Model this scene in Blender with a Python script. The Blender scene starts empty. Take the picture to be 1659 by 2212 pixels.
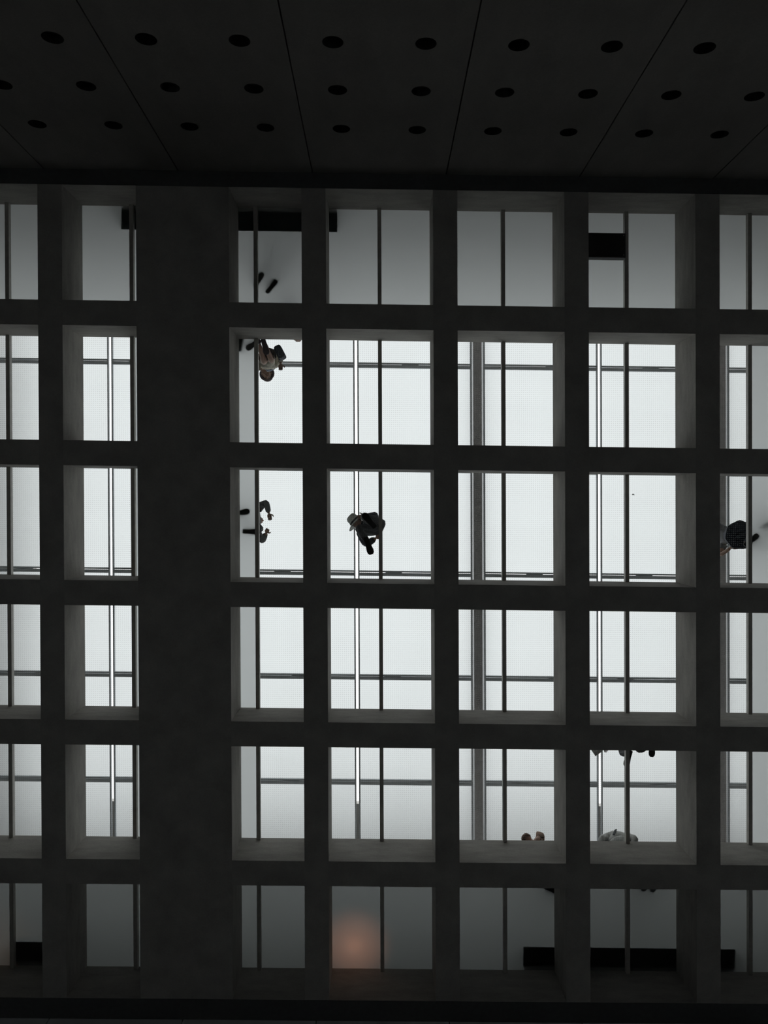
import bpy, bmesh, math, random
from mathutils import Vector, Matrix, Quaternion
random.seed(7)
C = bpy.context.scene.collection
S = 12.2                       # metres from the lens to the underside of the concrete grid
CAMZ = 1.6                     # lens height over the hall floor
SK = 0.01646                   # the cross beams run slightly askew to the long beams
PX, AX, X0 = 0.16298*S, 0.06645*S, 0.00202*S
PY, AY, Y0 = 0.17324*S, 0.07108*S, -0.32248*S
WL, WR = -0.29902*S, -0.18445*S
YW = -0.41271*S
YB = 0.6405*S
XJ, PJ = -0.08074*S, 0.16566*S
Z1 = CAMZ + S                  # underside of beams
ZG = CAMZ + 1.06903*S          # underside of glass
ZT = ZG + 0.04                 # walking surface
ZS = ZT + 6.5                  # skylight
# ------------------------------------------------------------------ camera
F, W, H = 1740.0, 1659, 2212
def rot(a, b, c):
    return Matrix.Rotation(c, 3, 'Z') @ Matrix.Rotation(b, 3, 'Y') @ Matrix.Rotation(a, 3, 'X')
RW = rot(0.00613, -0.00623, -0.00412)
cam_d = bpy.data.cameras.new('camera'); cam = bpy.data.objects.new('camera', cam_d); C.objects.link(cam)
M3 = RW.transposed() @ Matrix(((1,0,0),(0,-1,0),(0,0,-1)))
cam.matrix_world = Matrix.Translation((0,0,CAMZ)) @ M3.to_4x4()
cam_d.sensor_fit = 'VERTICAL'; cam_d.sensor_height = 36; cam_d.lens = F/H*36
cam_d.clip_start = 0.05; cam_d.clip_end = 200
bpy.context.scene.camera = cam
def at(px, py, z):             # point on the sight line of a photo pixel at world height z
    d = RW.transposed() @ Vector(((px-W/2)/F, (py-H/2)/F, 1))
    k = (z-CAMZ)/d.z
    return Vector((d.x*k, d.y*k, z))
# ------------------------------------------------------------------ sky and exposure
w = bpy.data.worlds.new('overcast_sky'); bpy.context.scene.world = w; w.use_nodes = True
bg = w.node_tree.nodes['Background']
bg.inputs[0].default_value = (1.0, 1.0, 1.0, 1); bg.inputs[1].default_value = 1.6
sc = bpy.context.scene
sc.view_settings.view_transform = 'Standard'; sc.view_settings.look = 'None'
sc.view_settings.exposure = 0.0; sc.view_settings.gamma = 1.0; sc.view_settings.use_curve_mapping = False
sc.cycles.use_denoising = True
sc.cycles.max_bounces = 10; sc.cycles.diffuse_bounces = 6; sc.cycles.transparent_max_bounces = 16
sc.cycles.transmission_bounces = 8
sc.cycles.caustics_reflective = False; sc.cycles.caustics_refractive = False

# ------------------------------------------------------------------ materials
def nm(name):
    m = bpy.data.materials.new(name); m.use_nodes = True
    return m, m.node_tree.nodes, m.node_tree.links
def plain(name, col, rough=0.6, metal=0.0, var=0.12, scale=14, bump=0.0):
    m, n, l = nm(name); b = n['Principled BSDF']
    b.inputs['Roughness'].default_value = rough; b.inputs['Metallic'].default_value = metal
    tc = n.new('ShaderNodeTexCoord'); ns = n.new('ShaderNodeTexNoise'); ns.inputs['Scale'].default_value = scale
    ns.inputs['Detail'].default_value = 4
    r = n.new('ShaderNodeValToRGB'); l.new(tc.outputs['Object'], ns.inputs['Vector']); l.new(ns.outputs[0], r.inputs[0])
    r.color_ramp.elements[0].position = .3; r.color_ramp.elements[1].position = .7
    r.color_ramp.elements[0].color = (*[c*(1-var) for c in col], 1); r.color_ramp.elements[1].color = (*[min(1, c*(1+var)) for c in col], 1)
    l.new(r.outputs[0], b.inputs['Base Color'])
    if bump:
        bp = n.new('ShaderNodeBump'); bp.inputs['Strength'].default_value = bump; bp.inputs['Distance'].default_value = 0.01
        l.new(ns.outputs[0], bp.inputs['Height']); l.new(bp.outputs[0], b.inputs['Normal'])
    return m
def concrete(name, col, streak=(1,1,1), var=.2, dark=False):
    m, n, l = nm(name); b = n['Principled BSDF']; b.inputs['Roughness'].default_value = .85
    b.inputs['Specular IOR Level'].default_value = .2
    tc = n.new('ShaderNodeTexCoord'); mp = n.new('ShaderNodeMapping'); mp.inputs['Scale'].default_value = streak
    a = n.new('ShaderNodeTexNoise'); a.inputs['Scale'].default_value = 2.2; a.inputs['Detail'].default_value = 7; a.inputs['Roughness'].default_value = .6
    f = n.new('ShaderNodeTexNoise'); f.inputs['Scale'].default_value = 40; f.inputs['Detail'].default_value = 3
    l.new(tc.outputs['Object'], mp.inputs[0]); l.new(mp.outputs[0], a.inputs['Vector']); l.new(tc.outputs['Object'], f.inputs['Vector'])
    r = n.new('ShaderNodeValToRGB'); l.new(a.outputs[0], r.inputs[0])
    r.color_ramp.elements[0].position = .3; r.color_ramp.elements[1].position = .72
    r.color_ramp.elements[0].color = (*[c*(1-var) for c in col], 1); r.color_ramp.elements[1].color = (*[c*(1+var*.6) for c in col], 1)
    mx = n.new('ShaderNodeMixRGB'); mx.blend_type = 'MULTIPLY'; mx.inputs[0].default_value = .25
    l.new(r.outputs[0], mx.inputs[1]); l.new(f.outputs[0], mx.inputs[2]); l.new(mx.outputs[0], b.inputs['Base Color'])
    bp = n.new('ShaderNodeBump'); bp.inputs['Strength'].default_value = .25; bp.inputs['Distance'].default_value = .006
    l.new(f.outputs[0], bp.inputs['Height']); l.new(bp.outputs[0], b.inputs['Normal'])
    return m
CONC = concrete('beam_concrete', (.46,.44,.405), (1,1,3))
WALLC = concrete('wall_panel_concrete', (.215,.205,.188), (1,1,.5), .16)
FLOORC = concrete('hall_marble', (.86,.87,.88), (1,1,1), .06)
HALLW = plain('hall_white_plaster', (.86,.88,.90), .8, 0, .04, 3)
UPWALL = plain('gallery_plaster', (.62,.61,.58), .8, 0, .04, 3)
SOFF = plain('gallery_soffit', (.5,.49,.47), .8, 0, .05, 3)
BLACK = plain('black_steel', (.03,.03,.03), .5, 0, .1)
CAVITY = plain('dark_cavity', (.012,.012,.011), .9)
EDGE_SHADE = plain('edge_shade_strip', (.10,.10,.10), .7)
BAR = plain('bronze_steel_bar', (.5,.48,.44), .5, 0, .1)
ALU = plain('grey_painted_aluminium', (.62,.65,.68), .45, 0, .05)
POST = plain('grey_painted_post', (.55,.52,.52), .5, 0, .12, 6)
BENCH = plain('dark_bench_stone', (.05,.055,.055), .5, 0, .2)
SPOTM = plain('spotlight_housing', (.08,.08,.08), .4)

def clear_glass():
    m, n, l = nm('clear_pane_body'); n.remove(n['Principled BSDF'])
    t = n.new('ShaderNodeBsdfTransparent'); t.inputs[0].default_value = (.975,.985,.982,1)
    l.new(t.outputs[0], n['Material Output'].inputs[0]); return m
def dotted_glass():
    m, n, l = nm('dotted_walkable_glass'); n.remove(n['Principled BSDF'])
    tc = n.new('ShaderNodeTexCoord')
    mul = n.new('ShaderNodeVectorMath'); mul.operation = 'MULTIPLY'; mul.inputs[1].default_value = (1/.0318, 1/.0318, 0)
    fr = n.new('ShaderNodeVectorMath'); fr.operation = 'FRACTION'
    sb = n.new('ShaderNodeVectorMath'); sb.operation = 'SUBTRACT'; sb.inputs[1].default_value = (.5,.5,0)
    ln = n.new('ShaderNodeVectorMath'); ln.operation = 'LENGTH'
    lt = n.new('ShaderNodeMath'); lt.operation = 'LESS_THAN'; lt.inputs[1].default_value = .25
    l.new(tc.outputs['Object'], mul.inputs[0]); l.new(mul.outputs[0], fr.inputs[0]); l.new(fr.outputs[0], sb.inputs[0])
    l.new(sb.outputs[0], ln.inputs[0]); l.new(ln.outputs['Value'], lt.inputs[0])
    t = n.new('ShaderNodeBsdfTransparent'); t.inputs[0].default_value = (.96,.97,.965,1)
    tr = n.new('ShaderNodeBsdfTranslucent'); tr.inputs[0].default_value = (.55,.58,.58,1)
    df = n.new('ShaderNodeBsdfDiffuse'); df.inputs[0].default_value = (.5,.5,.5,1)
    ms = n.new('ShaderNodeMixShader'); ms.inputs[0].default_value = .4; l.new(tr.outputs[0], ms.inputs[1]); l.new(df.outputs[0], ms.inputs[2])
    mx = n.new('ShaderNodeMixShader'); hf = n.new('ShaderNodeMath'); hf.operation = 'MULTIPLY'; hf.inputs[1].default_value = .24
    l.new(lt.outputs[0], hf.inputs[0]); l.new(hf.outputs[0], mx.inputs[0]); l.new(t.outputs[0], mx.inputs[1]); l.new(ms.outputs[0], mx.inputs[2])
    l.new(mx.outputs[0], n['Material Output'].inputs[0]); return m
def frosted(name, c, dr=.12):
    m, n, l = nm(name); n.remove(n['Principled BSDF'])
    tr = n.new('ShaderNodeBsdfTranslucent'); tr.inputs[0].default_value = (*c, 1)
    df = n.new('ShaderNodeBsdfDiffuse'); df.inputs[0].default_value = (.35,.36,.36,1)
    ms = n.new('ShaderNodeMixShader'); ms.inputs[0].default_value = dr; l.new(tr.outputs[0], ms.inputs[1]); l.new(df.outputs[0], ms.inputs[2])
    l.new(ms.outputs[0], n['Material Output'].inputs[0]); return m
GCLEAR = clear_glass(); GDOT = dotted_glass()
GFROST = frosted('frosted_walkable_glass', (.90,.925,.92))
GFROST2 = frosted('dimmed_frosted_glass', (.258,.268,.264))  # bottom row: its weaker light is put into a darker glass colour
DIFF = frosted('skylight_diffusing_glass', (.80,.815,.82), .08)

# ------------------------------------------------------------------ helpers
def link(name, me, mat, parent=None):
    o = bpy.data.objects.new(name, me); C.objects.link(o)
    if mat is not None:
        for mm in (mat if isinstance(mat, (list, tuple)) else [mat]): me.materials.append(mm)
    if parent is not None: o.parent = parent
    return o
def obj(name, bm, mat, parent=None, smooth=False):
    me = bpy.data.meshes.new(name); bm.to_mesh(me); bm.free()
    if smooth:
        for p in me.polygons: p.use_smooth = True
    return link(name, me, mat, parent)
def empty(name, loc=(0,0,0), rz=0.0):
    o = bpy.data.objects.new(name, None); C.objects.link(o); o.location = loc; o.rotation_euler = (0,0,rz)
    o.empty_display_size = .2; return o
def tag(o, label=None, cat=None, group=None, kind=None):
    if label: o['label'] = label
    if cat: o['category'] = cat
    if group: o['group'] = group
    if kind: o['kind'] = kind
    return o
def box(bm, x0, x1, y0, y1, z0, z1, sk=0.0, mi=0, top_mi=None):
    vs = [bm.verts.new((x, y + sk*x, z)) for z in (z0, z1) for x, y in ((x0,y0),(x1,y0),(x1,y1),(x0,y1))]
    for k, idx in enumerate(((3,2,1,0),(4,5,6,7),(0,1,5,4),(1,2,6,5),(2,3,7,6),(3,0,4,7))):
        f = bm.faces.new([vs[i] for i in idx]); f.material_index = mi if not (k == 1 and top_mi is not None) else top_mi
    return vs
def bevel(bm, w, seg=2):
    bmesh.ops.bevel(bm, geom=list(bm.edges), offset=w, segments=seg, affect='EDGES', profile=.5)
def sbox(name, x0, x1, y0, y1, z0, z1, mat, parent=None, bev=0.0):
    """skewed box whose object origin sits at its own base centre"""
    cx, cy = (x0+x1)/2, (y0+y1)/2
    bm = bmesh.new(); box(bm, x0-cx, x1-cx, y0-cy, y1-cy, 0, z1-z0, SK)
    if bev: bevel(bm, bev, 1)
    o = obj(name, bm, mat, parent); o.location = (cx, cy + SK*cx, z0); return o
def tube(bm, pts, rad, n=8, cap=True, flat=1.0, up=None):
    pts = [Vector(p) for p in pts]; rings = []
    for i, p in enumerate(pts):
        d = (pts[min(i+1, len(pts)-1)] - pts[max(i-1, 0)]).normalized()
        a = d.cross(up if up is not None else Vector((0,0,1)))
        if a.length < .05: a = d.cross(Vector((0,1,0)))
        a.normalize(); b = a.cross(d).normalized()
        rings.append([bm.verts.new(p + (a*math.cos(t) + b*math.sin(t)*flat)*rad[i]) for t in [2*math.pi*k/n for k in range(n)]])
    for r0, r1 in zip(rings, rings[1:]):
        for k in range(n): bm.faces.new((r0[k], r0[(k+1)%n], r1[(k+1)%n], r1[k]))
    if cap:
        bm.faces.new(rings[0][::-1]); bm.faces.new(rings[-1])
    return rings

# ------------------------------------------------------------------ large structure
XL, XR = -11.2, 11.2
# hall floor and hall walls
def structure(o): o['kind'] = 'structure'; return o
fl = empty('floor', (0,0,0)); structure(fl)
sbox('floor_slab', XL, XR, YW-.4, YB+.4, -.3, 0, FLOORC, fl)
structure(sbox('wall_left', XL-.3, XL, YW-.4, YB+.4, 0, ZG, HALLW))
structure(sbox('wall_right', XR, XR+.3, YW-.4, YB+.4, 0, ZG, HALLW))
# front wall: perforated concrete panels hung before a dark cavity
wf = empty('wall_front', (0, YW, 0)); structure(wf)
PT = .10                                            # panel thickness
bm = bmesh.new(); box(bm, XL, XR, -.45, -.40, 0, ZG, SK); obj('wall_backing', bm, CAVITY, wf)
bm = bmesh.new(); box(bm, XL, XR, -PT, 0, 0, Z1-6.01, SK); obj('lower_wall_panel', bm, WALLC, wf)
ROWZ = [10.77, 9.77, 8.77, 7.77, 6.77]
def panel_mesh():
    pw, ph, g, r, dr = PJ, 6.0, .016, .1165, PT
    bm = bmesh.new(); rings = []
    ol = [bm.verts.new((x, 0, z)) for x, z in ((g/2, 0), (pw-g/2, 0), (pw-g/2, ph), (g/2, ph))]
    ed = [bm.edges.new((ol[k], ol[(k+1)%4])) for k in range(4)]
    loops = [ol]
    for rz in ROWZ:
        zz = rz - (S-6.0)
        for fx in (.25, .75):
            ring = [bm.verts.new((pw*fx + r*math.cos(t), 0, zz + r*math.sin(t))) for t in [2*math.pi*k/28 for k in range(28)]]
            ed += [bm.edges.new((ring[k], ring[(k+1)%28])) for k in range(28)]; loops.append(ring)
    bmesh.ops.triangle_fill(bm, use_beauty=True, use_dissolve=False, edges=ed)
    for li, lp in enumerate(loops):
        back = [bm.verts.new((v.co.x, -dr, v.co.z)) for v in lp]
        for k in range(len(lp)): bm.faces.new((lp[k], lp[(k+1)%len(lp)], back[(k+1)%len(lp)], back[k])).material_index = 1 if li else 0
    for v in bm.verts: v.co.y += SK*v.co.x
    bmesh.ops.recalc_face_normals(bm, faces=bm.faces)
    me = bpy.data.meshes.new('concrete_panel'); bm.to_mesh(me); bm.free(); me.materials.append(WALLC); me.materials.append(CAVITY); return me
pm = panel_mesh()
for j in range(-5, 6):
    x = XJ + j*PJ
    if x < XL or x+PJ > XR: continue
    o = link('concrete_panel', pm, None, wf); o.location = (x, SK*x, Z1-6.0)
# back wall
wb = empty('wall_back', (0, YB, 0)); structure(wb)
bm = bmesh.new(); box(bm, XL, XR, .12, .3, 0, ZG, SK); obj('wall_backing', bm, HALLW, wb)
for j in range(-5, 6):
    x = XJ + j*PJ
    bm = bmesh.new(); box(bm, .008, PJ-.008, 0, .1, 0, Z1, SK); o = obj('concrete_panel', bm, HALLW, wb); o.location = (x, SK*x, 0)
# dark strips painting in the shade where the grid meets the two walls
ye0, ye1 = Y0-AY, Y0+5*PY+AY
structure(sbox('shade_strip_1', XL, XR, YW-.40, ye0-.002, Z1-.006, Z1, EDGE_SHADE))
structure(sbox('shade_strip_2', XL, XR, ye1+.002, YB+.12, Z1-.006, Z1, EDGE_SHADE))

# concrete waffle: long beams along Y, cross beams between them
ce = empty('ceiling', (0, 0, Z1)); structure(ce)
COLS = range(-5, 6)
edges = []                                          # long beams [x0, x1]
for i in range(-6, 6):
    xc = X0 + (i+.5)*PX
    edges.append((WL, WR) if i == -2 else (xc-(PX/2-AX), xc+(PX/2-AX)))
ch = .012
def beam_box(name, x0, x1, y0, y1):
    cx, cy = (x0+x1)/2, (y0+y1)/2
    bm = bmesh.new(); vs = box(bm, x0-cx, x1-cx, y0-cy, y1-cy, 0, ZG-Z1, SK)
    o = obj(name, bm, CONC, ce); o.location = (cx, cy+SK*cx, 0); return o
for x0, x1 in edges: beam_box('long_beam', x0, x1, ye0, ye1)
beam_box('end_beam', XL, XR, YW-.40, ye0-.0)
beam_box('end_beam', XL, XR, ye1, YB+.12)
for (a0, a1), (b0, b1) in zip(edges, edges[1:]):
    for j in range(0, 5):
        yc = Y0 + (j+.5)*PY
        beam_box('cross_beam', a1, b0, yc-(PY/2-AY), yc+(PY/2-AY))
# glass floor above the grid
gf = empty('floor', (0, 0, ZG)); structure(gf)
def pane_mesh(name, top, bottom):
    bm = bmesh.new(); g = .006
    box(bm, -PX/2+g, PX/2-g, -PY/2+g, PY/2-g, 0, ZT-ZG, SK, 0, 1)
    me = bpy.data.meshes.new(name); bm.to_mesh(me); bm.free(); me.materials.append(bottom); me.materials.append(top); return me
PM_D, PM_F, PM_F2 = pane_mesh('dotted_pane', GDOT, GCLEAR), pane_mesh('frosted_pane', GFROST, GCLEAR), pane_mesh('dimmed_frosted_pane', GFROST2, GCLEAR)
for i in range(-6, 6):
    for j in range(6):
        fr = j in (0, 5) or i in (-2, 3)
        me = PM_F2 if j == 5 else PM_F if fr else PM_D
        xc, yc = X0 + (i+.5)*PX, Y0 + j*PY
        o = link('glass_pane', me, None, gf); o.location = (xc, yc + SK*xc, 0)
        if fr and i in (-2, 3) and 0 < j < 5: o['label'] = 'frosted glass pane in a lengthwise strip'
for i in range(-5, 6):                               # bar under each joint of the panes, at mid coffer
    for j in range(6):
        yc, xc = Y0 + j*PY, X0 + i*PX
        o = sbox('glazing_bar', xc-.031, xc+.031, yc-AY, yc+AY, ZG-.085, ZG-.002, BAR, None)
        o.parent = gf; o.location.z = ZG-.085-ZG
# solid gallery floor around the glass, upper room
UY0, UY1 = YW-4.0, YB+4.5
structure(sbox('floor', XL, XR, UY0, YW-.45, ZG-.3, ZT, FLOORC))
structure(sbox('floor', XL, XR, YB+.45, UY1, ZG-.3, ZT, FLOORC))
structure(sbox('floor', XL-.3, XL, YW-.45, YB+.45, ZG+.001, ZT, FLOORC))
structure(sbox('floor', XL, XR, YW-.45, ye0-PY*.0-.11, ZG+.001, ZT, FLOORC))
structure(sbox('floor', XL, XR, ye1+.11, YB+.45, ZG+.001, ZT, FLOORC))
structure(sbox('wall_front', XL, XR, UY0-.3, UY0, ZG-.3, ZS+.3, UPWALL))
structure(sbox('wall_back', XL, XR, UY1, UY1+.3, ZG-.3, ZS+.3, UPWALL))
structure(sbox('wall_left', XL-.3, XL, UY0-.3, UY1+.3, ZT, ZS+.3, UPWALL))
structure(sbox('wall_right', XR, XR+.3, UY0-.3, UY1+.3, ZT, ZS+.3, UPWALL))
ZM = ZT + 2.2
structure(sbox('ceiling', XL, XR, UY0, -3.33, ZM, ZM+.3, SOFF))  # unseen low slab, added to shade the top row of glass
structure(sbox('ceiling', XL, XR, 6.52, UY1, ZM-.12, ZM+.15, SOFF))  # its counterpart, added to shade the bottom row

# ------------------------------------------------------------------ skylight
sk0 = at(820, 676, ZS); skn = at(820, 1912, ZS)
ly = [at(x, y, ZS) for x, y in ((720,788.4),(720,1012.7),(760,1237.5),(715,1461),(740,1688))]
LY = [sk0.y-SK*sk0.x] + [p.y-SK*p.x for p in ly] + [skn.y-SK*skn.x]
lx = [at(x, 1100, ZS).x for x in (240.8, 505.5, 770.2, 1032, 1293.6, 1558)]
pl = (lx[-1]-lx[0])/5
LX = [lx[0]-3*pl, lx[0]-2*pl, lx[0]-pl] + lx + [lx[-1]+pl, lx[-1]+2*pl, lx[-1]+3*pl]
win = empty('window_1', (0, 0, ZS)); structure(win)
def wbox(name, x0, x1, y0, y1, z0, z1, mat):
    o = sbox(name, x0, x1, y0, y1, z0, z1, mat); o.parent = win; o.location.z = z0-ZS; return o
HN, HW = .066, .178                                  # half widths of narrow and wide rails
wide = lambda k: (k % 2) == 0                        # lines 4, 6, 8 are the wide posts
for k in range(len(LX)-1):
    ha = (HW if wide(k) else HN)-.03; hb = (HW if wide(k+1) else HN)-.03
    for j in range(len(LY)-1):
        wbox('diffuser_panel', LX[k]+ha, LX[k+1]-hb, LY[j]+.04, LY[j+1]-.04, ZS+.02, ZS+.035, DIFF)
for k, x in enumerate(LX):
    h, b = (HW, .036) if wide(k) else (HN, .034)
    for s in (-1, 1):
        xa, xb = sorted((x+s*h, x+s*(h-b)))
        wbox('side_bar', xa, xb, LY[0], LY[-1], ZS-.05, ZS+.02, ALU)
    if wide(k):
        for s in (-1, 1):
            xa, xb = sorted((x+s*.102, x+s*(h-b)))
            wbox('diffuser_strip', xa, xb, LY[0], LY[-1], ZS-.01, ZS, DIFF)
        wbox('steel_post', x-.102, x+.102, LY[0], LY[-1], ZS-.03, ZS+.20, POST)
for y in LY:
    for k in range(len(LX)-1):
        ha = HW if wide(k) else HN; hb = HW if wide(k+1) else HN
        x0, x1 = LX[k]+ha, LX[k+1]-hb
        wbox('cross_bar', x0, x1, y-.064, y-.026, ZS-.045, ZS+.02, ALU)
        wbox('cross_bar', x0, x1, y-.014, y+.064, ZS-.045, ZS+.02, ALU)
        q = x0 + (x1-x0)*(.15+.5*random.random())
        wbox('bracket', q-.2, q+.2, y-.026, y-.014, ZS-.02, ZS+.02, ALU)
# roof around the skylight, with the added light well above it
x0, x1, y0, y1 = LX[0], LX[-1], LY[0], LY[-1]
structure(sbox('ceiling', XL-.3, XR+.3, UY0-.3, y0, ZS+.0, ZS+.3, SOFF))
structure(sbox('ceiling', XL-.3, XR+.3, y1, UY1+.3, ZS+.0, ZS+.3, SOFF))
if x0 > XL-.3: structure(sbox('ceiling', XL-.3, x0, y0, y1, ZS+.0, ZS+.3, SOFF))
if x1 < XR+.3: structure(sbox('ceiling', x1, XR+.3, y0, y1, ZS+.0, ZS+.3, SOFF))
# unseen kerb walls and three canopies, added to dim the skylight near its edges
def shade_canopy(cx0, cx1, cy0, cy1, h): structure(sbox('ceiling', cx0, cx1, cy0, cy1, ZS+h, ZS+h+.2, UPWALL))
ye = at(820, 1802, ZS); ye = ye.y - SK*ye.x
xe0, xe1 = at(25, 1100, ZS).x, at(1700, 1100, ZS).x
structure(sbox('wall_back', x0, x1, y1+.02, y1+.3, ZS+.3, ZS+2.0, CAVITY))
shade_canopy(x0-.3, x1+.3, ye, y1+.3, 2.0)
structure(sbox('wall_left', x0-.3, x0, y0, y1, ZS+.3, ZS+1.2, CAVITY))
shade_canopy(x0-.3, xe0, y0, ye-.01, 1.2)
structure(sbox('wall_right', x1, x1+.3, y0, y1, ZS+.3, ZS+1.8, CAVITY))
shade_canopy(xe1, x1+.3, y0, ye-.01, 1.8)
#OBJECTS
# ------------------------------------------------------------------ benches, boxes and lamps
ES = Vector((1, SK, 0)).normalized(); EANG = math.atan(SK)
def bench(name, pxa, pxb, pyc, label):
    """long dark bench standing on the frosted glass; pxa, pxb its ends and pyc its middle line in the photo"""
    a, b = at(pxa, pyc, ZT), at(pxb, pyc + (pxb-pxa)*.0124, ZT)
    c = (a+b)/2; L = (b-a).length; wd = .325
    r = empty(name, c, math.atan2(b.y-a.y, b.x-a.x)); tag(r, label, 'bench', 'dark benches on the frosted glass')
    bm = bmesh.new(); box(bm, -L/2, L/2, -wd/2, wd/2, .001, .36); bevel(bm, .008); obj('base', bm, BENCH, r)
    n = max(1, round(L/1.2)); sl = (L+.02)/n
    for k in range(n):
        x = -L/2-.01 + k*sl
        bm = bmesh.new(); box(bm, x+.004, x+sl-.004, -wd/2-.01, wd/2+.01, .361, .43); bevel(bm, .01); obj('seat_slab', bm, BENCH, r)
    return r
bench('bench', 262, 729, 474.5, 'long dark bench beside the perforated wall, its middle hidden by the wide beam')
bench('bench', 1130, 1588, 2066, 'long dark bench over the dim bottom row, right of the orange glow')
bench('bench', 26, 150, 2055, 'short dark bench at the left end of the dim bottom row of coffers')
# opaque black box fixed in one coffer of the top row
a, b = at(1232, 510, ZG), at(1345.5, 562, ZG)
xc = X0 + 2*PX
bx0, bx1 = X0+1.5*PX+(PX/2-AX), xc-.032
r = empty('service_box', ((bx0+bx1)/2, (a.y+b.y)/2, ZG-.16))
tag(r, 'black steel box closing part of a top row coffer, between beam and glazing bar', 'box')
hw, hd = (bx1-bx0)/2, (b.y-a.y)/2
bm = bmesh.new(); box(bm, -hw+.002, hw-.002, -hd, hd, .01, .155, SK); bevel(bm, .004, 1); obj('body', bm, BLACK, r)
bm = bmesh.new(); box(bm, -hw+.012, hw-.012, -hd+.012, hd-.012, 0, .01, SK); obj('lid', bm, BLACK, r)
for sx in (-1, 1):
    for sy in (-1, 1):
        bm = bmesh.new(); bmesh.ops.create_cone(bm, cap_ends=True, segments=6, radius1=.009, radius2=.009, depth=.008,
            matrix=Matrix.Translation((sx*(hw-.04), sy*(hd-.04)+SK*sx*hw, -.004))); obj('bolt', bm, BAR, r)
# warm spotlights hanging from the added soffit slab, shining down on the frosted glass
def spotlight(px, py, label, energy, col, ang, dz=.55):
    p = at(px, py, ZT); z = ZM-.12 if py > 1000 else ZM
    r = empty('spotlight', (p.x, p.y, z)); tag(r, label, 'lamp')
    bm = bmesh.new(); bmesh.ops.create_cone(bm, cap_ends=True, segments=20, radius1=.05, radius2=.05, depth=.025, matrix=Matrix.Translation((0,0,-.0125))); obj('canopy_plate', bm, SPOTM, r)
    bm = bmesh.new(); tube(bm, [(0,0,-.02), (0,0,-dz+.1)], [.009,.009], 8); obj('stem', bm, SPOTM, r)
    bm = bmesh.new(); tube(bm, [(0,0,-dz+.12), (0,0,-dz+.06), (0,0,-dz-.06), (0,0,-dz-.06), (0,0,-dz-.03)], [.03,.05,.06,.052,.05], 18, cap=False); obj('lamp_housing', bm, SPOTM, r, True)
    ld = bpy.data.lights.new('spot_beam', 'SPOT'); ld.energy = energy; ld.color = col; ld.spot_size = math.radians(ang); ld.spot_blend = 1.0; ld.shadow_soft_size = .04
    lo = bpy.data.objects.new('spot_beam', ld); C.objects.link(lo); lo.parent = r; lo.location = (0,0,-dz-.062)
    return r
spotlight(765, 2042, 'warm orange spotlight glowing through the bottom row of frosted glass', 62, (1,.42,.24), 52)
spotlight(-14, 2050, 'faint warm spotlight over the leftmost pane of the bottom row', 9, (1,.62,.42), 70)
# ------------------------------------------------------------------ a fleck of litter on the glass
p = at(1368, 1068, ZT+.002)
bm = bmesh.new()
pts = [(-.024,.004),(-.012,.013),(.004,.010),(.024,.014),(.016,.002),(.008,-.008),(-.010,-.012)]
v0 = [bm.verts.new((x, y, .001+.003*math.sin(9*k))) for k, (x, y) in enumerate(pts)]; v1 = [bm.verts.new((v.co.x*.9, v.co.y*.9, v.co.z+.006)) for v in v0]
bm.faces.new(v0[::-1]); bm.faces.new(v1)
for k in range(7): bm.faces.new((v0[k], v0[(k+1)%7], v1[(k+1)%7], v1[k]))
o = obj('scrap_of_paper', bm, frosted('thin_paper_scrap', (.6,.6,.59), .3)); o.location = p
tag(o, 'tiny grey scrap lying on the clear dotted glass, right of centre', 'litter')

# ------------------------------------------------------------------ people
SKIN = plain('skin', (.50,.30,.22), .55, 0, .06, 30)
EYEW = plain('eye_white', (.8,.8,.78), .3, 0, .01); EYED = plain('eye_dark', (.05,.03,.02), .3, 0, .05); LIP = plain('lips', (.42,.17,.14), .5, 0, .05)
_mats = {}
def cloth(col, name='cloth'):
    k = (name, col)
    if k not in _mats: _mats[k] = plain(name, col, .85, 0, .18, 22, .25)
    return _mats[k]
def skin_grow(verts, edges_, radii, sub=1):
    """one continuous surface grown round a jointed skeleton"""
    me = bpy.data.meshes.new('tmp'); me.from_pydata([tuple(v) for v in verts], edges_, [])
    o = bpy.data.objects.new('tmp', me); C.objects.link(o)
    md = o.modifiers.new('s', 'SKIN'); md.use_smooth_shade = True
    for k, r in enumerate(radii):
        sv = me.skin_vertices[0].data[k]; sv.radius = r if isinstance(r, tuple) else (r, r); sv.use_root = (k == 0)
    sd = o.modifiers.new('d', 'SUBSURF'); sd.levels = sub; sd.render_levels = sub
    dg = bpy.context.evaluated_depsgraph_get(); dg.update()
    m2 = bpy.data.meshes.new_from_object(o.evaluated_get(dg))
    bm = bmesh.new(); bm.from_mesh(m2)
    bpy.data.objects.remove(o); bpy.data.meshes.remove(me); bpy.data.meshes.remove(m2)
    for f in bm.faces: f.smooth = True
    return bm
def ik(a, c, l1, l2, pole):
    d = c-a; L = min(d.length, (l1+l2)*.998); u = d.normalized(); c2 = a + u*L
    x = (l1*l1 - l2*l2 + L*L)/(2*L); h = math.sqrt(max(l1*l1-x*x, 0))
    q = pole - u*pole.dot(u)
    q = q.normalized() if q.length > 1e-4 else Vector((1,0,0))
    return a + u*x + q*h, c2
def frame(fwd, up):
    f = fwd.normalized(); u = (up - f*up.dot(f)).normalized(); s = u.cross(f)      # s points to the person's left
    return Matrix((s, f, u)).transposed().to_4x4()
def add_ball(bm, M, sx, sy, sz, seg=12, mi=0):
    r = bmesh.ops.create_uvsphere(bm, u_segments=seg, v_segments=max(6, seg*2//3), radius=1, matrix=M @ Matrix.Diagonal((sx, sy, sz, 1)))
    for f in {f for v in r['verts'] for f in v.link_faces}: f.material_index = mi; f.smooth = True
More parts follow.
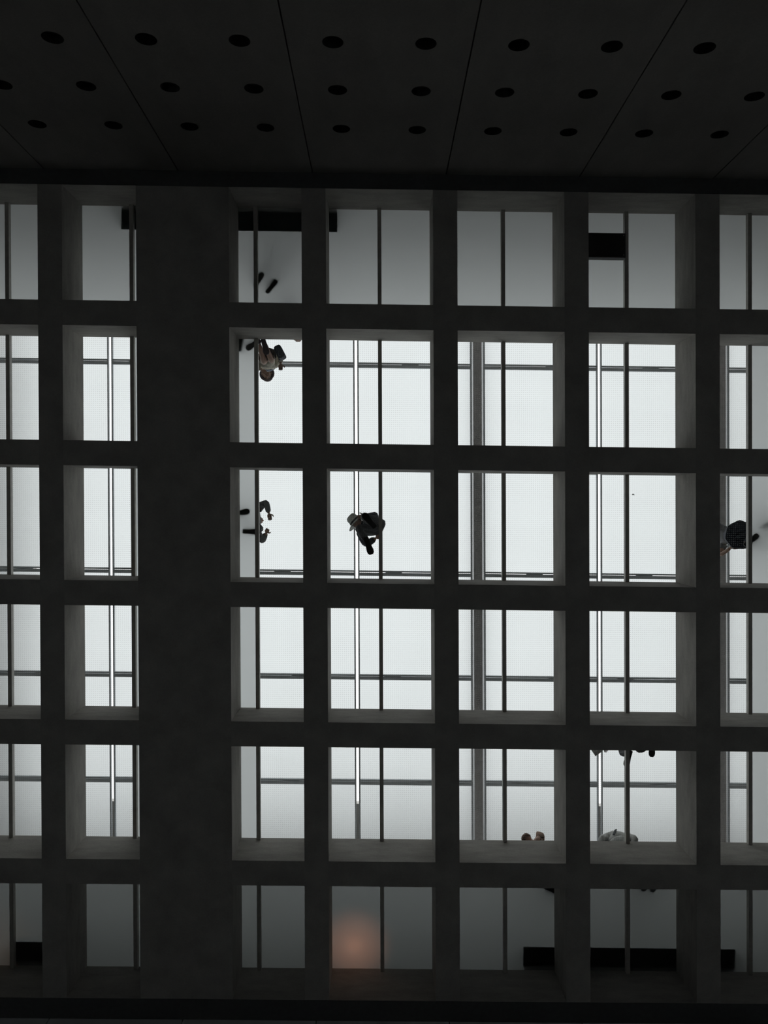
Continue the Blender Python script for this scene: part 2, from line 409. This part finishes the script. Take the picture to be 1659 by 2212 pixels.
def add_hand(bm, wrist, d, nrm, side, curl=.35):
    """palm, four unequal bent fingers and a thumb off the side of the palm"""
    d = d.normalized(); nrm = (nrm - d*nrm.dot(d)).normalized(); sd = d.cross(nrm)*side     # sd: towards the thumb
    M = Matrix((sd, d, nrm)).transposed().to_4x4()
    add_ball(bm, Matrix.Translation(wrist + d*.045) @ M, .041, .056, .017, 10)
    for k, (off, ln) in enumerate(((.027,.072), (.009,.080), (-.009,.074), (-.026,.058))):
        p = wrist + d*.085 + sd*off; pts = [p - d*.02]; a = 0; q = p - d*.02
        for s_ in range(4):
            a += curl*(.2 if s_ == 0 else 1)*.7
            q = q + (d*math.cos(a) + nrm*math.sin(a))*(.02 if s_ == 0 else ln/3); pts.append(q.copy())
        tube(bm, pts, [.0095,.0095,.009,.0082,.006], 6)
    b = wrist + d*.025 + sd*.03
    tube(bm, [b, b + (sd*.8+d*.5).normalized()*.03, b + (sd*.8+d*.5).normalized()*.03 + (sd*.35+d+nrm*.4).normalized()*.028,
              b + (sd*.8+d*.5).normalized()*.03 + (sd*.35+d+nrm*.4).normalized()*.05], [.0125,.0115,.010,.007], 6)
def add_head(bm, hc, f, u, k=1.0):
    M = Matrix.Translation(hc) @ frame(f, u)
    add_ball(bm, M, .076*k, .095*k, .098*k, 18)                                        # skull
    add_ball(bm, M @ Matrix.Translation((0, .022*k, -.055*k)), .060*k, .070*k, .062*k, 14)  # jaw
    add_ball(bm, M @ Matrix.Translation((0, .098*k, -.022*k)) @ Matrix.Rotation(.35, 4, 'X'), .013*k, .016*k, .028*k, 8)  # nose
    for s in (-1, 1):
        add_ball(bm, M @ Matrix.Translation((s*.078*k, -.004*k, -.014*k)), .010*k, .020*k, .032*k, 8)      # ears
        add_ball(bm, M @ Matrix.Translation((s*.031*k, .080*k, .004*k)), .013*k, .010*k, .009*k, 8, 1)
        add_ball(bm, M @ Matrix.Translation((s*.031*k, .088*k, .004*k)), .006*k, .004*k, .006*k, 6, 2)
    add_ball(bm, M @ Matrix.Translation((0, .086*k, -.062*k)), .024*k, .009*k, .008*k, 8, 3)               # mouth
    return M
def shoe(parent, ankle_xy, yaw, L, up_mat, sole_mat, pitch=0.0, z=.002, wmul=1.0):
    """upper with a sole of its own; origin under the heel, toe along the yaw"""
    rows = [(-.05,.026,.055),(-.03,.033,.075),(.02,.034,.095),(.07,.034,.085),(.12,.040,.062),(.17,.046,.048),(.21,.041,.040),(.236,.022,.026)]
    k = L/.29
    def build(zlo, zhi, grow):
        bm = bmesh.new(); rings = []
        for y, w, h in rows:
            y *= k; w *= 1.15; w = (w+grow)*k*wmul; hh = zhi(h*k); ring = []
            for t in range(10):
                a = 2*math.pi*t/10; cx, cz = math.cos(a), math.sin(a)
                ring.append(bm.verts.new((w*math.copysign(abs(cx)**.7, cx), y + grow*(1 if y > .1 else -1), zlo + (hh-zlo)*(.5+.5*math.copysign(abs(cz)**.6, cz)))))
            rings.append(ring)
        for r0, r1 in zip(rings, rings[1:]):
            for t in range(10): bm.faces.new((r0[t], r0[(t+1)%10], r1[(t+1)%10], r1[t]))
        bm.faces.new(rings[0][::-1]); bm.faces.new(rings[-1]); bmesh.ops.recalc_face_normals(bm, faces=bm.faces); return bm
    u = obj('shoe', build(.018, lambda h: h, 0), up_mat, parent, True)
    u.location = (ankle_xy.x, ankle_xy.y, z); u.rotation_euler = (pitch, 0, yaw - math.pi/2)
    obj('sole', build(0, lambda h: .022, .004), sole_mat, u); return u
def hat(parent, c, axis, col, band, rb=.18, rc=.098, hc=.13, droop=.02):
    """brim, round crown and band, opening towards -axis"""
    q = Vector((0,0,1)).rotation_difference(axis.normalized())
    def lathe(prof, n=28):
        bm = bmesh.new(); rings = [[bm.verts.new((r*math.cos(t), r*1.08*math.sin(t), z)) for t in [2*math.pi*k/n for k in range(n)]] for r, z in prof]
        for r0, r1 in zip(rings, rings[1:]):
            for k in range(n): bm.faces.new((r0[k], r0[(k+1)%n], r1[(k+1)%n], r1[k]))
        return bm, rings
    bm, rg = lathe([(rc-.004,-.01),(rc,0),(rb*.75,-.004),(rb,-droop),(rb,-droop-.006),(rb*.75,-.010),(rc-.004,-.01)])
    h = obj('hat', bm, col, parent, True); h.location = c; h.rotation_mode = 'QUATERNION'; h.rotation_quaternion = q
    bm, rg = lathe([(rc,0),(rc*.98,.05),(rc*.92,hc*.75),(rc*.7,hc*.95),(rc*.3,hc),(.004,hc)]); bm.faces.new(rg[-1]); obj('crown', bm, col, h, True)
    bm, rg = lathe([(rc+.001,.004),(rc+.004,.006),(rc+.003,.034),(rc-.001,.036)]); obj('hat_band', bm, band, h, True)
    return h
def rel(px, py, h, o): return at(px, py, ZT+h) - o
def person(label, base, face, feet, pelvis, chest, head, hands, shirt, trousers, shoes, look=None, headup=None, sl=None,
           hair=None, hat_spec=None, skirt=None, sleeves='short', legs='long', shoe_len=.28, pitch=(0,0), lift=(0,0), size=1.0, bulk=1.0, arm_pole=None):
    """base: point on the glass under the figure (also the object's origin); every joint is given relative to it.
    feet: two (xy, yaw): ankle spot and toe direction; hands: two wrist targets (left, right)"""
    r = empty('person', base); tag(r, label, 'person')
    f = Vector((math.cos(face), math.sin(face), 0)); left = sl or Vector((-f.y, f.x, 0))
    P, Cc, Hc = Vector(pelvis), Vector(chest), Vector(head)
    up = (Cc-P).normalized(); hip = [P + left*s*.085 - up*.03 for s in (1,-1)]; sho = [Cc + left*s*.165*size for s in (1,-1)]
    ank = [Vector((q.x, q.y, .085+l)) for (q, _), l in zip(feet, lift)]
    ll = .445*size; knee = []
    for k in range(2):
        kn, a2 = ik(hip[k], ank[k], ll, ll, f + Vector((0,0,.1))); knee.append(kn)
    al, fl_ = .29*size, .25*size; elb = []; wr = []
    for k in range(2):
        e, w_ = ik(sho[k], Vector(hands[k]), al, fl_, (-f*.6 + Vector((0,0,-.8)) if arm_pole is None else f*arm_pole[0] + Vector((0,0,arm_pole[1]))) + left*(1,-1)[k]*.5); elb.append(e); wr.append(w_)
    nk = Cc + (Hc-Cc)*.35; mid = P.lerp(Cc, .5)
    chin = Cc + (Hc-Cc)*.75
    V = [P, mid, Cc, nk, chin, sho[0], elb[0], wr[0], sho[1], elb[1], wr[1], hip[0], knee[0], ank[0], hip[1], knee[1], ank[1]]
    E_ = [(0,1),(1,2),(2,3),(3,4),(2,5),(5,6),(6,7),(2,8),(8,9),(9,10),(0,11),(11,12),(12,13),(0,14),(14,15),(15,16)]
    R_ = [.115,.110,.105,.055,.052,.052,.040,.028,.052,.040,.028,.080,.055,.038,.080,.055,.038]
    bm = skin_grow(V, E_, [x*size for x in R_])
    lk = Vector(look) if look is not None else f; hu = Vector(headup) if headup is not None else (Hc-Cc)
    MH = add_head(bm, Hc, lk, hu, size)
    for k in range(2): add_hand(bm, wr[k], wr[k]-elb[k], Vector((0,0,-1)) if abs((wr[k]-elb[k]).normalized().z) < .8 else -left*(1,-1)[k], (1,-1)[k])
    obj('body', bm, [SKIN, EYEW, EYED, LIP], r)
    # shirt: trunk and sleeves
    sv = [P + up*.02, mid, Cc + up*.015, sho[0], sho[0].lerp(elb[0], .62), sho[1], sho[1].lerp(elb[1], .62)]
    se = [(0,1),(1,2),(2,3),(3,4),(2,5),(5,6)]; sr = [.142,.138,.130,.073,.062,.073,.062]
    if sleeves == 'long':
        sv = sv[:4] + [elb[0], elb[0].lerp(wr[0], .92), sho[1], elb[1], elb[1].lerp(wr[1], .92)]
        se = [(0,1),(1,2),(2,3),(3,4),(4,5),(2,6),(6,7),(7,8)]; sr = [.142,.138,.130,.073,.058,.043,.073,.058,.043]
    obj('shirt', skin_grow(sv, se, [x*size*bulk for x in sr]), shirt, r)
    if trousers is not None:
        t = {'long': .93, 'short': -1, 'knee': 0}[legs]
        tv = [P + up*.06, P, hip[0], hip[1]]; te = [(0,1),(1,2),(1,3)]; tr = [.125,.130,.098,.098]
        for k in range(2):
            if legs == 'short': tv.append(hip[k].lerp(knee[k], .7)); tr.append(.088); te.append((2+k, len(tv)-1))
            else:
                tv.append(knee[k]); tr.append(.072); te.append((2+k, len(tv)-1))
                if legs == 'long': tv.append(knee[k].lerp(ank[k], .94)); tr.append(.062); te.append((len(tv)-2, len(tv)-1))
        obj('trousers' if legs == 'long' else 'shorts', skin_grow(tv, te, [x*size for x in tr]), trousers, r)
    if skirt:
        col, rt, rb_, hem = skirt
        bm = bmesh.new(); n = 28; rings = []
        hm = (P + (ank[0]+ank[1])/2)/2
        for q, rr, zz in ((P+up*.06, rt*.9, None), (P-up*.03, rt*1.05, None), (Vector((P.x*.7+hm.x*.3, P.y*.7+hm.y*.3, (P.z+hem)/2)), (rt+rb_)/2*1.05, None), (Vector((hm.x, hm.y, hem)), rb_, None)):
            rings.append([bm.verts.new(q + Vector((math.cos(a), math.sin(a), 0))*rr*(1+.035*math.sin(7*a)*(rr > rt*1.06))) for a in [2*math.pi*k/n for k in range(n)]])
        for r0, r1 in zip(rings, rings[1:]):
            for k in range(n): bm.faces.new((r0[k], r0[(k+1)%n], r1[(k+1)%n], r1[k]))
        for rg in (rings[0], rings[2]):
            bm.faces.new([bm.verts.new(v.co*1.0) for v in rg])
        obj('skirt', bm, col, r, True)
    for k in range(2):
        q, yaw = feet[k]; shoe(r, q, yaw, shoe_len, shoes[0], shoes[1], pitch[k], .002+lift[k])
    if hair is not None:
        bm = bmesh.new(); kk = size
        bmesh.ops.create_uvsphere(bm, u_segments=18, v_segments=12, radius=1, matrix=MH @ Matrix.Translation((0,-.014*kk,.018*kk)) @ Matrix.Diagonal((.088*kk,.098*kk,.100*kk,1)))
        inv = MH.inverted()
        kill = [v for v in bm.verts if (inv @ v.co).y > .052*kk and (inv @ v.co).z < .055*kk or (inv @ v.co).z < -.06*kk]
        bmesh.ops.delete(bm, geom=kill, context='VERTS')
        for v in bm.verts: v.co += (v.co-Hc).normalized()*random.uniform(-.003, .005)
        obj('hair', bm, hair, r, True)
    if hat_spec:
        c, ax, col, band, kw = hat_spec; hat(r, Vector(c), Vector(ax), col, band, **kw)
    return r, dict(P=P, C=Cc, H=Hc, wr=wr, elb=elb, sho=sho, up=up, left=left, f=f)
def bag(name, label, c, sx, sy, sz, rz, col, strap_to=None, z=0):
    """soft bag: rounded body, flap, handle loop"""
    r = empty(name, c, rz); tag(r, label, 'bag')
    bm = bmesh.new(); box(bm, -sx/2, sx/2, -sy/2, sy/2, 0, sz); bevel(bm, min(sx, sy)*.3, 3); obj('bag_body', bm, col, r, True)
    bm = bmesh.new(); box(bm, -sx*.46, sx*.46, sy/2-.004, sy/2+.008, sz*.55, sz*.97); bevel(bm, .003, 1); obj('flap', bm, col, r)
    bm = bmesh.new(); tube(bm, [Vector((sx*.3*math.cos(t), 0, sz-.01+.24*math.sin(t))) for t in [math.pi*k/10 for k in range(11)]], [.009]*11, 6); obj('handle', bm, col, r, True)
    return r
NAVY, CHAR, GREY, PALE, BROWN = cloth((.035,.042,.06)), cloth((.05,.05,.055)), cloth((.22,.22,.23)), cloth((.55,.55,.53)), cloth((.13,.085,.06))
CREAM, BLUE, RUST, DKH, BRH = cloth((.72,.68,.58)), cloth((.30,.36,.46)), cloth((.30,.13,.09)), cloth((.025,.02,.018), 'dark_hair'), cloth((.12,.055,.03), 'brown_hair')
KHAKI, SHB, SHS = cloth((.30,.25,.19)), cloth((.03,.03,.032), 'shoe_leather'), cloth((.025,.022,.022), 'shoe_sole')
STRAW = cloth((.76,.78,.73), 'pale_straw'); BANDM = cloth((.04,.045,.05), 'hat_band')
def ang(x, y): return math.atan2(y, x)

# hat wearer bending over the clear glass in the middle
o = at(798, 1142, ZT); R = lambda x, y, h: rel(x, y, h, o)
hb = R(768, 1127, 1.06)
person('person in dark clothes bending forward under a pale brimmed hat, centre of third row', o, ang(-.85,-.45),
       [(R(806,1134,0), ang(-.66,-.75)), (R(792,1167,0), ang(.32,.95))], R(817,1138,.78), R(789,1136,1.12), R(772,1130,1.10),
       [R(786,1116,.74), R(813,1162,.78)], NAVY, CHAR, (SHB, SHS), look=(-.25,-.15,-.95), headup=(-.74,-.64,.15), hair=DKH, bulk=1.28,
       hat_spec=(hb, (-.72,-.67,.17), STRAW, BANDM, dict(rb=.185, rc=.1, hc=.15, droop=.03)), sleeves='long', shoe_len=.295)
# striped visitor at the top of the second row
o = at(562, 742, ZT); R = lambda x, y, h: rel(x, y, h, o)
_, J1 = person('person in brown shorts and a cream and blue top leaning over, dark bag beside them', o, ang(.25,.97),
       [(R(557,738,0), ang(-.8,.55)), (R(569,737,0), ang(.25,.95))], R(577,766,.86), R(578,790,1.28), R(577,808,1.46),
       [R(566,800,1.05), R(606,787,.95)], CREAM, BROWN, (cloth((.16,.13,.14)), cloth((.2,.17,.185))), look=(.05,.8,-.5), headup=(0,.55,.83), hair=BRH, legs='short', shoe_len=.27, bulk=1.12, sleeves='long',
       hat_spec=(R(577,809,1.51), (0,.35,.9), cloth((.20,.15,.16)), BANDM, dict(rb=.135, rc=.1, hc=.12, droop=.02)))
pr = _
bm = skin_grow([J1['P'].lerp(J1['C'], .62), J1['C']+J1['up']*.03, J1['C']+J1['left']*.12, J1['C']-J1['left']*.12], [(0,1),(1,2),(1,3)], [.150,.138,.09,.09])
obj('blue_yoke', bm, BLUE, pr)
bag('bag', 'dark navy bag hanging from the hand of the person in brown shorts', at(603,758.5,ZT+.42), .23, .125, .27, 1.1, NAVY)
p = at(517, 742, ZT); bag('bag', 'dark bag standing on the frosted strip, left of the person in brown shorts', p+Vector((0,0,.001)), .14, .30, .3, .2, CHAR)
# visitor on the frosted glass of the top row
o = at(577, 612, ZT); R = lambda x, y, h: rel(x, y, h, o)
person('person in a rust coloured top blurred above top row frosted glass, soles sharp', o, ang(.5,-.85),
       [(R(580,628,0), ang(.62,-.78)), (R(553,615,0), ang(.5,-.86))], R(585,625,.9), R(588,632,1.38), R(589,634,1.58),
       [R(604,640,.85), R(570,632,.85)], RUST, CHAR, (SHB, SHS), hair=DKH, shoe_len=.26)
# visitor over the beam between the first two rows
o = at(632, 668, ZT); R = lambda x, y, h: rel(x, y, h, o)
person('person mostly hidden above the beam, only red brown hair showing past its edge', o, ang(.1,1),
       [(R(626,664,0), ang(.1,1)), (R(641,667,0), ang(.1,1))], R(637,684,.88), R(641,712,1.36), R(643,727,1.56),
       [R(628,700,.95), R(655,704,.95)], CHAR, CHAR, (SHB, SHS), look=(.1,.9,-.4), headup=(0,.5,.85), hair=cloth((.16,.05,.03), 'red_brown_hair'))
# visitor half behind the bar in the third row, feet on the frosted strip
o = at(534, 1127, ZT); R = lambda x, y, h: rel(x, y, h, o)
person('person in dark grey, hands held out, feet blurred on the frosted strip', o, 0.05,
       [(R(531,1148,0), .05), (R(509,1110,0), -.2)], R(542,1124,.9), R(553,1122,1.34), R(557,1124,1.55),
       [R(575,1151,1.06), R(581,1110,1.08)], GREY, CHAR, (SHB, SHS), hair=DKH, sleeves='long', bulk=1.12, arm_pole=(.25,-.15))
# visitor at the right edge, third row
o = at(1632, 1156, ZT); R = lambda x, y, h: rel(x, y, h, o)
person('person in a navy skirt and grey top with bare forearm, at the right edge', o, ang(.9,-.4),
       [(R(1615,1175,0), ang(.75,-.66)), (R(1650,1136,0), ang(.9,-.4))], R(1583,1157,.86), R(1556,1153,1.32), R(1540,1150,1.54),
       [R(1578,1184,1.0), R(1535,1110,1.1)], GREY, NAVY, (SHB, SHS), hair=DKH, legs='long', skirt=(NAVY, .155, .245, .58), lift=(0,.05))
# visitor striding over the beam, only shoes and one leg in view
o = at(1378, 1630, ZT); R = lambda x, y, h: rel(x, y, h, o)
person('person striding over the beam, black shoes and trouser leg poking past its lower edge', o, ang(-.3,.95),
       [(R(1361,1628,0), ang(-.3,.95)), (R(1411,1606,0), ang(-.1,1))], R(1354,1592,.92), R(1320,1580,1.4), R(1307,1572,1.6),
       [R(1306,1606,1.15), R(1345,1560,1.0)], CHAR, CHAR, (SHB, SHS), hair=DKH, sleeves='long', shoe_len=.27)
# pale sheet in that hand
a = at(1288, 1622, ZT+1.19)
bm = bmesh.new(); vs = []
for t, dz in ((0,0),(1,.004)):
    vs.append([bm.verts.new(a + Vector((x, y, z+dz))) for x, y, z in ((-.13,-.08,.03),(.14,-.08,.0),(.11,.01,.0),(-.02,.09,-.02))])
bm.faces.new(vs[0][::-1]); bm.faces.new(vs[1])
for k in range(4): bm.faces.new((vs[0][k], vs[0][(k+1)%4], vs[1][(k+1)%4], vs[1][k]))
for v in bm.verts: v.co -= a
ob = obj('leaflet', bm, PALE); ob.location = a
tag(ob, 'pale grey leaflet corner held out by the striding person, by the beam', 'leaflet')
# visitor with strap at the bottom of the fifth row
o = at(1396, 1896, ZT); R = lambda x, y, h: rel(x, y, h, o)
pp, J8 = person('person in a pale grey jacket with a dark shoulder strap, bottom of the fifth row', o, ang(0,1),
       [(R(1388,1894,0), ang(.1,1)), (R(1408,1896,0), ang(.1,1))], R(1338,1822,.92), R(1330,1811,1.38), R(1324,1826,1.58),
       [R(1300,1845,.95), R(1362,1840,.95)], PALE, PALE, (SHB, SHS), hair=DKH, sleeves='long', size=1.08, bulk=1.1)
bm = bmesh.new()
pts = []
for t in [k/12 for k in range(13)]:                   # band slung over the back from shoulder to hip
    q = (J8['C'] - J8['left']*.02 + J8['up']*.06).lerp(J8['P'] + J8['left']*.10, t) - J8['f']*(.150+.02*math.sin(math.pi*t))
    pts.append(q)
tube(bm, pts, [.02]*13, 6, True, .35, J8['f']); obj('shoulder_strap', bm, BANDM, pp, True)
# visitor at the bottom of the fifth row, brown hair
o = at(1184, 1914, ZT); R = lambda x, y, h: rel(x, y, h, o)
person('person with brown hair and terracotta top looking down, bottom edge of the fifth row', o, ang(.9,.35),
       [(R(1183,1918,0), .35), (R(1181,1903,0), .2)], R(1166,1850,.9), R(1162,1823,1.36), R(1139,1815,1.50),
       [R(1150,1855,.95), R(1160,1838,1.2)], cloth((.33,.20,.14)), CHAR, (SHB, SHS), look=(.55,-.25,-.75), headup=(-.4,-.55,.72), hair=BRH)
